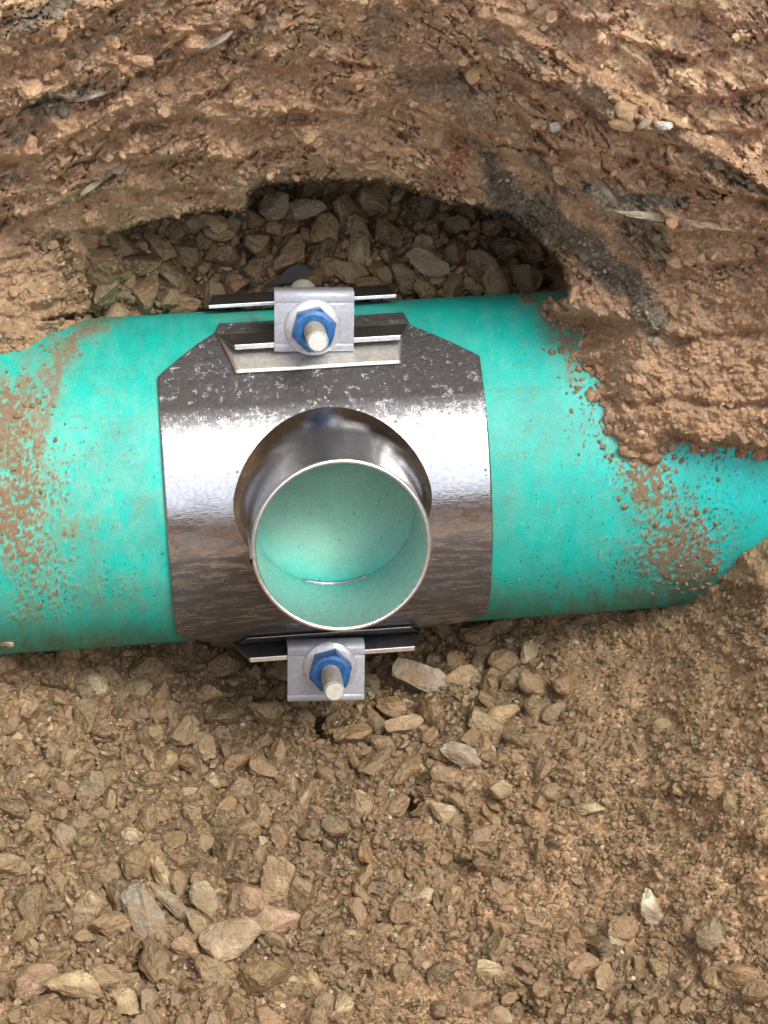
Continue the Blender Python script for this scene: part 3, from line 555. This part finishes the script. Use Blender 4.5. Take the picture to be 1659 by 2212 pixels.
def lug(sgn, rear_b, rear_c, fr_b, fr_c, ar, af):
    n_up = sgn * .0026
    lo = [(ar[0], rear_b, rear_c), (ar[1], rear_b, rear_c), (af[1], fr_b, fr_c), (af[0], fr_b, fr_c)]
    hi = [(x, y + n_up, z) for x, y, z in lo]
    o = box_prism('lug_plate', lo, hi, MDSTEEL, saddle, .0003)
    e = .0005
    e_lo = [(af[0] + .0006, fr_b - sgn * .0002, fr_c + .0001), (af[1] - .0006, fr_b - sgn * .0002, fr_c + .0001), (af[1] - .0006, fr_b - sgn * .0002, fr_c + .0012), (af[0] + .0006, fr_b - sgn * .0002, fr_c + .0012)]
    e_hi = [(x, y + sgn * .0030, z) for x, y, z in e_lo]; box_prism('lug_edge', e_lo, e_hi, MEDGE, o, .0003)
    return o
lug(1, .0985, .040, .0955, .0625, (-.1033, .016), (-.0927, .0086))
lug(-1, -.1008, .036, -.1032, .0618, (-.1055, .0165), (-.0955, .0100))
curved_plate('lug_backing_plate', lambda T: np.interp(T, [49, 60, 70], [-.0926, -.0985, -.1033]), lambda T: np.interp(T, [49, 60, 70], [.0067, .0100, .016]), R + .0044, 49.2, 68, steel_material('satin_steel', base=(0.72, 0.71, 0.67), rough=0.42, dirty=0.25), saddle, .0007, 40, 14)
curved_plate('lug_backing_plate', lambda T: np.interp(-T, [49, 60, 70], [-.0926, -.0985, -.1033]), lambda T: np.interp(-T, [49, 60, 70], [.0067, .0100, .016]), R + .0044, -68, -56, MDSTEEL, saddle, .0007, 40, 14)
# rear lugs: shelf running back from a bright front edge, with an upright flange the bolt heads bear on
for sgn, b0, c0 in ((1, .1095, .002), (-1, -.1095, .002)):
    lo = [(-.1035, b0, c0 - .034), (.0100, b0, c0 - .034), (.0122, b0, c0), (-.1065, b0, c0)]
    o = box_prism('rear_lug_plate', lo, [(x, y + sgn * .0018, z) for x, y, z in lo], MDARK, saddle, .0003)
    lo = [(-.1062, b0 - sgn * .0002, c0 + .0001), (.0120, b0 - sgn * .0002, c0 + .0001), (.0120, b0 - sgn * .0002, c0 + .0011), (-.1062, b0 - sgn * .0002, c0 + .0011)]
    box_prism('lug_edge', lo, [(x, y + sgn * .0022, z) for x, y, z in lo], MEDGE, o, .0003)
    s_ = [(-.070, 0), (-.061, .0035), (-.053, .0105), (-.047, .0130), (-.042, .0110), (-.033, .0035), (-.024, 0)]
    lo = [(x, b0 + sgn * (.002 + h), c0 - .046) for x, h in s_]; box_prism('rear_flange', [(x, y, z - .012) for x, y, z in lo], [(x, y, z - .009) for x, y, z in lo], MDARK, saddle, .0003)
# channel brackets bridging the lugs, rolled edges above and below
def bracket(ca, cb, w_, h_, rot, face_c):
    leg = .014; r = .0032; pts = []
    pts.append((h_ / 2, face_c - leg))
    for q in np.linspace(0, 90, 6): pts.append((h_ / 2 - r + r * cos(radians(q)), face_c - r + r * sin(radians(q))))
    pts += [(h_ / 2 - .0062, face_c), (h_ / 2 - .0070, face_c - .0005), (h_ / 2 - .0078, face_c), (-h_ / 2 + .0062, face_c), (-h_ / 2 + .0054, face_c - .0007), (-h_ / 2 + .0046, face_c)]
    for q in np.linspace(90, 0, 6): pts.append((-h_ / 2 + r - r * cos(radians(q)), face_c - r + r * sin(radians(q))))
    pts.append((-h_ / 2, face_c - leg * .8)); V = []
    ca_, sa_ = cos(radians(rot)), sin(radians(rot))
    for s_ in (-1, 1):
        for bb, cc in pts:
            x = s_ * w_ / 2; V.append((ca + x * ca_ - bb * sa_, cb + x * sa_ + bb * ca_, cc))
    n_ = len(pts); f = [(i, i + 1, n_ + i + 1, n_ + i) for i in range(n_ - 1)]
    me = np_mesh('bracket', V, f, True); o = link('bracket', me, MZINC, saddle); solid(o, .0022, 1 if False else -1); bevel(o, .0003, 1); return o
bracket(-.0438, .1098, .0480, .0372, -3.2, .0655); bracket(-.0477, -.1165, .0488, .0385, -3.2, .0655)
for (xa, xb) in ((-.0446, .1068), (-.0453, -.1118)):
    bc = .0655
    bolt = lathe('bolt', [(.0001, -.0505), (.0040, -.0497), (.0074, -.0475), (.0090, -.0440), (.0060, -.0438), (.0060, .1078), (.0055, .1086), (.0051, .1090), (.0001, .1091)], MBOLT, saddle, (xa, xb))
    for p_ in list(bolt.data.polygons)[6 * 48:]: p_.use_smooth = False
    # thread ridges on the stub that sticks out
    pr = []
    for i_ in range(26): z = .0805 + i_ * .00102; pr += [(.0058, z), (.0064, z + .0005)]
    lathe('thread', pr, MBOLT, bolt, (xa, xb), 40)
    fl_ = lathe('nut_flange', [(.0062, bc + .0001), (.0168, bc + .0001), (.0172, bc + .0007), (.0168, bc + .0014), (.0135, bc + .0026), (.0062, bc + .0030)], steel_material('washer_steel', base=(.56, .57, .61), rough=.3, dirty=.1, streak=False, metal=.45) if xb > 0 else bpy.data.materials['washer_steel'], saddle, (xa, xb), 64)
    rc = .0138; hexa = np.radians(np.arange(0, 360, 7.5) + 12); V = []
    def hexr(a, r): m_ = (a - radians(12) ) % (pi / 3) - pi / 6; return r * cos(pi / 6) / np.cos(m_)
    for r_, z, cap in ((rc, bc + .0022, None), (rc, bc + .0110, None), (rc, bc + .0132, .0123), (.0102, bc + .0140, 'c'), (.0078, bc + .0138, 'c'), (.0061, bc + .0118, 'c')):
        ang = hexa
        if cap == 'c': rr_ = np.full(len(ang), r_)
        else: rr_ = hexr(ang, r_)
        if isinstance(cap, float): rr_ = np.minimum(rr_, cap)
        V.append(np.stack([xa + rr_ * np.cos(ang), xb + rr_ * np.sin(ang), np.full(len(ang), z)], -1))
    V = np.stack(V); nut = link('nut', np_mesh('nut', V.reshape(-1, 3), grid_faces(np.arange(V.shape[0] * V.shape[1]).reshape(V.shape[:2]), True), False), MBLUE, fl_)

# ------------------------------------------------------------------ stones
def ico(sub):
    import bmesh
    bm = bmesh.new(); bmesh.ops.create_icosphere(bm, subdivisions=sub, radius=1.0)
    V = np.array([v.co[:] for v in bm.verts]); Fc = np.array([[v.index for v in f.verts] for f in bm.faces]); bm.free(); return V, Fc
def rock(sub, seed, ncut=9):
    r = np.random.default_rng(seed); V, Fc = ico(sub)
    for _ in range(ncut):
        n_ = r.normal(size=3); n_ /= np.linalg.norm(n_); d = r.uniform(.45, .8); t = V @ n_; V = V - np.maximum(t - d, 0)[:, None] * n_
    V = V + 0.05 * r.normal(size=V.shape) * (0.6 if sub > 2 else .5); V = V * np.array([1.15, r.uniform(.75, 1.0), r.uniform(.6, .88)]); return V / np.abs(V).max() , Fc
BIG = [rock(3, 500 + i, 11) for i in range(16)]; MID = [rock(2, 600 + i) for i in range(12)]; SML = [rock(1, 700 + i, 7) for i in range(8)]
BIGM = []
for i, (V, Fc) in enumerate(BIG):
    me = np_mesh('stone', V, Fc, False); me.materials.append(MSTONE_OBJ); BIGM.append(me)
def rot_rand(flat=True):
    q = Matrix.Rotation(random.uniform(0, 2 * pi), 3, 'Z')
    t = random.gauss(0, .6) if flat else random.uniform(0, pi)
    return np.array(Matrix(VIEW.tolist()) @ Matrix.Rotation(t, 3, 'X') @ Matrix.Rotation(random.gauss(0, .4), 3, 'Y') @ q)
def hB(x, y): return float(height_B(np.array([float(x)]), np.array([float(y)]), False)[0][0])
def hA(x, y): return float(height_A(np.array([float(x)]), np.array([float(y)]), False)[0][0])
TG = {}
# stones one can point to: x, y, half length, half width, turn, colour, lift, label
NAMED = [
 (463, 481, 27, 22, 25, (.40, .28, .14), 'smooth tan pebble tucked under the dirt lip at the hollow\'s left'),
 (478, 507, 32, 15, 10, (.30, .21, .11), 'flat brown stone right beneath the smooth tan pebble'),
 (903, 1462, 56, 42, 20, (.27, .23, .17), 'large rounded grey stone right of the lower blue nut'),
 (988, 1466, 36, 28, -30, (.27, .18, .09), 'brown stone touching the large grey stone below the pipe'),
 (350, 1888, 40, 26, 55, (.52, .40, .22), 'pale yellow pointed stone above the long dark slab'),
 (312, 1990, 82, 32, 62, (.20, .18, .13), 'long dark slab of stone standing at a slant in the foreground'),
 (495, 2040, 62, 44, -14, (.30, .23, .145), 'broad flat-topped brown block in the lower foreground'),
 (612, 1990, 50, 32, 14, (.42, .27, .19), 'pinkish white-flecked stone right of the broad brown block'),
 (606, 1902, 46, 42, 60, (.33, .24, .13), 'tan wedge-shaped stone above the pinkish flecked stone'),
 (405, 2048, 30, 24, 10, (.38, .24, .15), 'small squarish orange-tan stone between the slab and the brown block'),
 (440, 1942, 40, 30, 70, (.30, .26, .16), 'olive oval stone above the broad brown block'),
 (382, 1960, 62, 20, 42, (.25, .21, .13), 'narrow olive shard lying beside the long dark slab'),
 (157, 2128, 56, 34, 14, (.40, .30, .16), 'yellowish lumpy stone near the bottom left corner'),
 (66, 2118, 50, 38, -20, (.36, .24, .16), 'large tan stone at the bottom left corner'),
 (1404, 1958, 36, 24, 65, (.52, .47, .34), 'pale grey pointed stone on the fine soil at lower right'),
 (1276, 1746, 32, 18, -10, (.33, .29, .16), 'flat greenish stone on the fine soil right of the gravel'),
 (996, 1634, 38, 26, 20, (.32, .29, .22), 'light grey stone in the gravel below right of the lower bracket'),
 (1092, 1543, 36, 26, -15, (.38, .27, .14), 'golden tan stone upright in the gravel right of the lower bracket'),
 (870, 1566, 36, 26, -12, (.36, .26, .14), 'golden brown stone in the gravel just below the lower bracket'),
 (958, 1752, 34, 26, 20, (.42, .34, .21), 'wet shiny tan stone beside the dark hole in the gravel'),
 (777, 537, 33, 36, 80, (.28, .25, .15), 'olive rounded stone in the hollow above the upper bracket'),
 (698, 504, 28, 34, 20, (.36, .28, .15), 'yellowish triangular stone in the middle of the hollow'),
 (658, 456, 38, 22, 0, (.24, .21, .145), 'flat grey-brown stone lying high in the hollow'),
 (596, 443, 28, 34, 0, (.20, .18, .13), 'dark upright stone under the lip near the top of the hollow'),
 (925, 566, 40, 28, 15, (.24, .225, .17), 'grey flat stone in the right half of the hollow'),
 (1165, 470, 24, 16, 20, (.3, .28, .2), None),
 (0, 1372, 30, 22, 40, (.45, .34, .23), 'pale stone leaning on the pipe at the left edge'),
 (75, 1480, 26, 20, 0, (.36, .25, .17), None),
]
placed = []; cellsz = 40; hashg = {}
def conflict(x, y, r, tight):
    cx, cy = int(x // cellsz), int(y // cellsz)
    for ix in range(cx - 3, cx + 4):
        for iy in range(cy - 3, cy + 4):
            for (X_, Y_, r_) in hashg.get((ix, iy), ()):
                if (X_ - x) ** 2 + (Y_ - y) ** 2 < (tight * (r + r_)) ** 2: return True
    return False
def put(x, y, r): hashg.setdefault((int(x // cellsz), int(y // cellsz)), []).append((x, y, r))
named_objs = []
for i, (x, y, a_, b_, an, colr, lab) in enumerate(NAMED):
    if lab is None: continue
    w = hB(x, y)
    if (x, y) == (0, 1372): w = 0.055
    if i < 2: w += 0.022 - .006 * i
    if y < 460: w += 0.012
    k = (D - w) / F; me = BIGM[(i * 5 + 3) % 16].copy(); me.materials.clear(); me.materials.append(stone_material('stone_%d' % i, base=colr))
    o = link('stone', me); rr_ = Matrix.Rotation(radians(-an), 3, 'Z')
    ax = np.diag([a_ * k * 1.28, b_ * k * 1.4, min(a_, b_) * k * 1.1])
    Mx = Matrix((VIEW @ np.array(rr_) @ ax @ np.array(Matrix.Rotation(random.uniform(-.3, .3), 3, 'X'))).tolist()).to_4x4()
    Mx.translation = Vector(unproj(np.array(float(x)), np.array(float(y)), np.array(w + b_ * k * 0.80))); o.matrix_world = Mx
    tag(o, lab, 'stone', 'stones that stand out in the gravel'); put(x, y, (a_ * b_) ** .5)

def rmean(x, y):
    """typical stone half size and how stony the ground is there"""
    if y < 700: return 25, (1.0 if x > 220 else .3)
    g = math.exp(-(((x - 420) / 620) ** 2 + ((y - 1850) / 420) ** 2)); g = max(g, math.exp(-(((x - 850) / 330) ** 2 + ((y - 1480) / 160) ** 2)))
    g = max(g, .75 * math.exp(-(((x - 1300) / 420) ** 2 + ((y - 2130) / 130) ** 2)), .8 * math.exp(-(((x - 1000) / 200) ** 2 + ((y - 1780) / 200) ** 2)))
    g = max(g, .8 * math.exp(-(((x - 150) / 250) ** 2 + ((y - 1560) / 170) ** 2)))
    r = 19 + 12 * math.exp(-(((x - 800) / 380) ** 2 + ((y - 1500) / 130) ** 2)) + 20 * math.exp(-(((x - 330) / 350) ** 2 + ((y - 2030) / 170) ** 2)) + 6 * math.exp(-(((x - 1350) / 300) ** 2 + ((y - 2130) / 100) ** 2))
    return r, g
cands = []
def in_open(x, y): return True
def sample(n, smin, smax, tight, gpow=1.0, sink=.25):
    xs = rng.uniform(-380, 2040, n); ys = np.where(rng.random(n) < .24, rng.uniform(395, 735, n), rng.uniform(1290, 2560, n))
    S, ins = w_pipe(xs, ys); out = []
    sizes = np.sort(rng.uniform(smin, smax, n) ** 1.0)[::-1]
    for x, y, sz, i_, in zip(xs, ys, sizes, ins):
        if i_ and not (y > 1300 and x > 1500): continue
        if y < 700 and (x < 205 or x > 1225 or y < 395): continue
        if y > 1200 and y < 1380 and x < 1450 and i_: continue
        rm, g = rmean(x, y)
        if rng.random() > g ** gpow: continue
        if any(((x - q[0]) / q[2]) ** 2 + ((y - q[1]) / q[3]) ** 2 < .8 for q in PITS[:3]): continue
        r = rm * sz * rng.uniform(.8, 1.2)
        if y > 1250 and NZ[4](x / 95, y / 70) + .5 * NZ[7](x / 40, y / 34) < -.30: continue        # bare mud patches
        if conflict(x, y, r, tight): continue
        put(x, y, r); out.append((x, y, r))
    return out
L1 = sample(10500, .62, 1.75, .56, 1.4); L2 = sample(27000, .34, .62, .56, 1.2); L3 = sample(39000, .2, .34, .55, .7)
allst = L1 + L2 + L3
xy = np.array([(a_, b_) for a_, b_, _ in allst]); wB = height_B(xy[:, 0], xy[:, 1], False)[0]
Sp, insp = w_pipe(xy[:, 0], xy[:, 1])
rw = np.array([r for *_, r in allst]) * (D - wB) / F
order = np.argsort(-rw)
inview = [i for i in order if -10 < xy[i, 0] < 1670 and xy[i, 1] < 2225]
single = set(inview[:262])
def place(i, x, y, w, r, flat=True, sink=.2):
    M3 = rot_rand(flat); P = unproj(np.array(x), np.array(y), np.array(w + r * random.uniform(-.05, .42))); return M3, P
for i in single:
    M3, P = place(i, xy[i, 0], xy[i, 1], wB[i], rw[i]); me = BIGM[random.randrange(16)]
    o = link('stone', me, parent=bed); s_ = rw[i] * random.uniform(1.0, 1.15)
    Mx = Matrix((M3 @ np.diag([s_, s_ * random.uniform(.8, 1.1), s_ * random.uniform(.85, 1.15)])).tolist()).to_4x4(); Mx.translation = Vector(P); o.matrix_world = Mx
def scatter(name, items, protos, mat, parent=None, label=None, color_fn=None):
    VV, FF, CC = [], [], []; off = 0
    for (x, y, w, r, tcol) in items:
        V, Fc = protos[random.randrange(len(protos))]; M3, P = place(0, x, y, w, r)
        s_ = r * np.array([random.uniform(.9, 1.25), random.uniform(.8, 1.1), random.uniform(.8, 1.2)])
        VV.append((V * s_) @ M3.T + P); FF.append(Fc + off); off += len(V); CC.append(np.repeat([[tcol, random.random(), 0] if np.isscalar(tcol) else list(tcol)], len(V), 0))
    o = link(name, np_mesh(name, np.concatenate(VV), np.concatenate(FF), False, np.concatenate(CC)), mat)
    tag(o, label, kind='stuff'); return o
rest = [i for i in range(len(allst)) if i not in single]
midl = [(xy[i, 0], xy[i, 1], wB[i], rw[i] * 1.08, random.random()) for i in rest if rw[i] > .0036]; sml = [(xy[i, 0], xy[i, 1], wB[i], rw[i] * 1.1, random.random()) for i in rest if rw[i] <= .0036]
scatter('loose_gravel', midl, MID, MSTONE, label='loose angular gravel filling the hollow and the foreground')
scatter('fine_gravel', sml, SML, MSTONE, label='fine gravel chips between the larger stones')
jx = rng.uniform(120, 275, 170); jy = rng.uniform(515, 700, 170); jw = height_A(jx, jy, True)[0]; jw2 = height_B(jx, jy, True)[0]; jr = rng.uniform(.0015, .0055, 170)
scatter('slope_gravel', [(a_, b_, c_, d_, random.random()) for a_, b_, c_, d_ in zip(jx, jy, np.maximum(jw, jw2), jr * (.55 + .45 * (jx - 120) / 155))], MID, MSTONE, label='gravel chips spilling out of the hollow onto the left soil slope')
# grains of soil on the bed and crumbs on the bank
ng = 15000; gx = rng.uniform(-20, 1680, ng); gy = rng.uniform(1250, 2240, ng); S, ins = w_pipe(gx, gy)
ok = ~ins | (gx > 1560); gx, gy = gx[ok], gy[ok]; gw, gs = height_B(gx, gy, True)
gr = rng.gamma(3, .0004, len(gx)) + .0005
G0 = [ico(1)]; G0 = [rock(1, 900 + i, 5) for i in range(5)]
scatter('soil_grains', [(a_, b_, c_, d_, random.random()) for a_, b_, c_, d_ in zip(gx, gy, gw, np.minimum(gr, .0032))], G0, MSTONE, label='small grains and crumbs on the damp soil')
ng = 6000; gx = rng.uniform(-20, 1680, ng); gy = rng.uniform(-15, 1000, ng); gw, gs = height_A(gx, gy, True); ok = (gs > 9); gx, gy, gw = gx[ok], gy[ok], gw[ok]
gr = np.minimum(rng.gamma(2.2, .0004, len(gx)) + .0004, .0035)
def bankmat():
    m = stone_material('bank_crumb', 'attr'); return m
gt = tone_A(gx, gy, gs[ok]) * rng.uniform(.8, 1.15, (len(gx), 1))
scatter('dirt_crumbs', list(zip(gx, gy, gw, gr, gt)), G0, MSOIL, label='crumbs of dirt clinging to the bank')
ng = 1500; gx = rng.uniform(-20, 1680, ng); gy = rng.uniform(-15, 960, ng); gw, gs = height_A(gx, gy, True)
dens = .35 + .65 * sstep(-.2, .3, fbm(gx / 90, gy / 60, 3, 2)); ok = (gs > 12) & (rng.random(ng) < dens); gx, gy, gw, gs = gx[ok], gy[ok], gw[ok], gs[ok]
gt = tone_A(gx, gy, gs) * rng.uniform(.75, 1.2, (len(gx), 1)); gr = np.minimum(.0018 + rng.gamma(1.5, .0011, len(gx)), .0075)
scatter('dirt_clods', list(zip(gx, gy, gw - gr * .5, gr, gt)), MID, MSOIL, label='clods and small stones breaking out of the dirt bank')
cl_ = []
for (x0, y0), (x1, y1) in zip(MUD_R[:-2], MUD_R[1:-1]):
    for _ in range(int(math.hypot(x1 - x0, y1 - y0) / 3.2)):
        t_ = random.random(); x_ = x0 + (x1 - x0) * t_ + random.gauss(0, 7); y_ = y0 + (y1 - y0) * t_ + random.gauss(0, 7)
        wv, i_ = w_pipe(np.array([x_]), np.array([y_])); g_ = random.uniform(.75, 1.1)
        if i_[0]: cl_.append((x_, y_, float(wv[0]) + .001, .0012 + random.expovariate(1 / .0014), (.37 * g_, .24 * g_, .15 * g_)))
scatter('edge_clods', [c_ for c_ in cl_ if c_[3] < .0065], MID, MSOIL, label='broken clods along the soil edge on the right end of the pipe')
# crumbs fallen on the pipe beside the soil edges
cr_ = []
for cx_, cy_, sx_, sy_, n_ in ((1300, 860, 40, 60, 80), (1400, 1000, 50, 35, 90), (1500, 1190, 50, 60, 110), (1250, 760, 30, 40, 30), (1560, 985, 60, 10, 40), (40, 850, 50, 40, 60), (30, 1010, 60, 70, 60), (130, 740, 50, 12, 30), (1480, 1260, 60, 14, 40)):
    for _ in range(n_):
        x_, y_ = random.gauss(cx_, sx_), random.gauss(cy_, sy_)
        wv, i_ = w_pipe(np.array([x_]), np.array([y_]))
        if i_[0]: cr_.append((x_, y_, float(wv[0]), min(.0024, .0006 + random.expovariate(1 / .0006)), .5 + .14 * random.random()))
scatter('mud_crumbs', cr_, G0, MSTONE, label='crumbs of mud stuck to the green pipe')
# pale pebbles set in the bank
for i, (x, y, a_, b_, an, colr, lab) in enumerate([
 (1201, 277, 17, 13, 0, (.78, .74, .66), 'round white pebble set in the bank, leftmost of the white ones'),
 (1391, 268, 17, 12, -30, (.60, .58, .54), 'small pale grey pebble in the bank beside the rounder whitish one'),
 (1433, 270, 20, 15, 0, (.66, .64, .60), 'whitish round pebble in the bank below the right ridge'),
 (1345, 270, 30, 20, 10, (.42, .25, .13), 'orange tan stone in the bank left of the whitish pebbles'),
 (1152, 219, 17, 13, 20, (.42, .28, .19), 'pinkish tan pebble in the middle of the bank'),
 (1559, 358, 16, 12, 30, (.55, .52, .42), 'pale cream pebble in the bank near the right edge'),
 (1225, 255, 10, 13, 10, (.48, .46, .36), 'tiny greenish grey pebble right above the round white pebble'),
 (1092, 197, 8, 10, 0, (.72, .68, .56), 'tiny cream pebble at the middle of the bank'),
 (252, 366, 22, 15, -25, (.46, .45, .36), 'pale greenish stone at the upper end of the white streak on the left'),
 (272, 616, 9, 17, 10, (.46, .24, .15), 'small upright pink stone where the hollow meets the left bank'),
 (1298, 402, 62, 13, 50, (.42, .40, .30), 'long pale rock slab slanting down through the right bank'),
 (1400, 466, 84, 12, 6, (.44, .41, .31), 'pale flat slab edge under the grey patch in the right bank'),
 (195, 207, 52, 9, -13, (.56, .52, .42), 'thin pale slab edge in the upper left bank'),
 (208, 395, 40, 9, -38, (.50, .46, .35), 'thin whitish slanting slab in the left bank above the hollow'),
 (466, 88, 40, 10, -32, (.45, .40, .33), 'grey slanting slab near the top of the bank'),
 (1540, 488, 60, 14, 8, (.48, .36, .22), 'tan slab ledge at the right end of the bank')]):
    if lab is None: continue
    w = max(float(height_A(np.array([x + 0.0 + d_]), np.array([y + 0.0]), True)[0][0]) for d_ in (-6, 0, 6)); k = (D - w) / F; me = BIGM[(i * 3 + 1) % 16].copy(); me.materials.clear(); me.materials.append(stone_material('pebble_%d' % i, base=colr))
    o = link('pebble', me); Mx = Matrix((VIEW @ np.array(Matrix.Rotation(radians(-an), 3, 'Z')) @ np.diag([a_ * k * 1.1, b_ * k * 1.2, b_ * k])).tolist()).to_4x4()
    Mx.translation = Vector(unproj(np.array(float(x)), np.array(float(y)), np.array(w + b_ * k * .62))); o.matrix_world = Mx; tag(o, lab, 'pebble', 'pebbles set in the bank')
print('stones', len(L1), len(L2), len(L3), 'tris', sum(len(o.data.polygons) for o in scn.objects if o.type == 'MESH'))
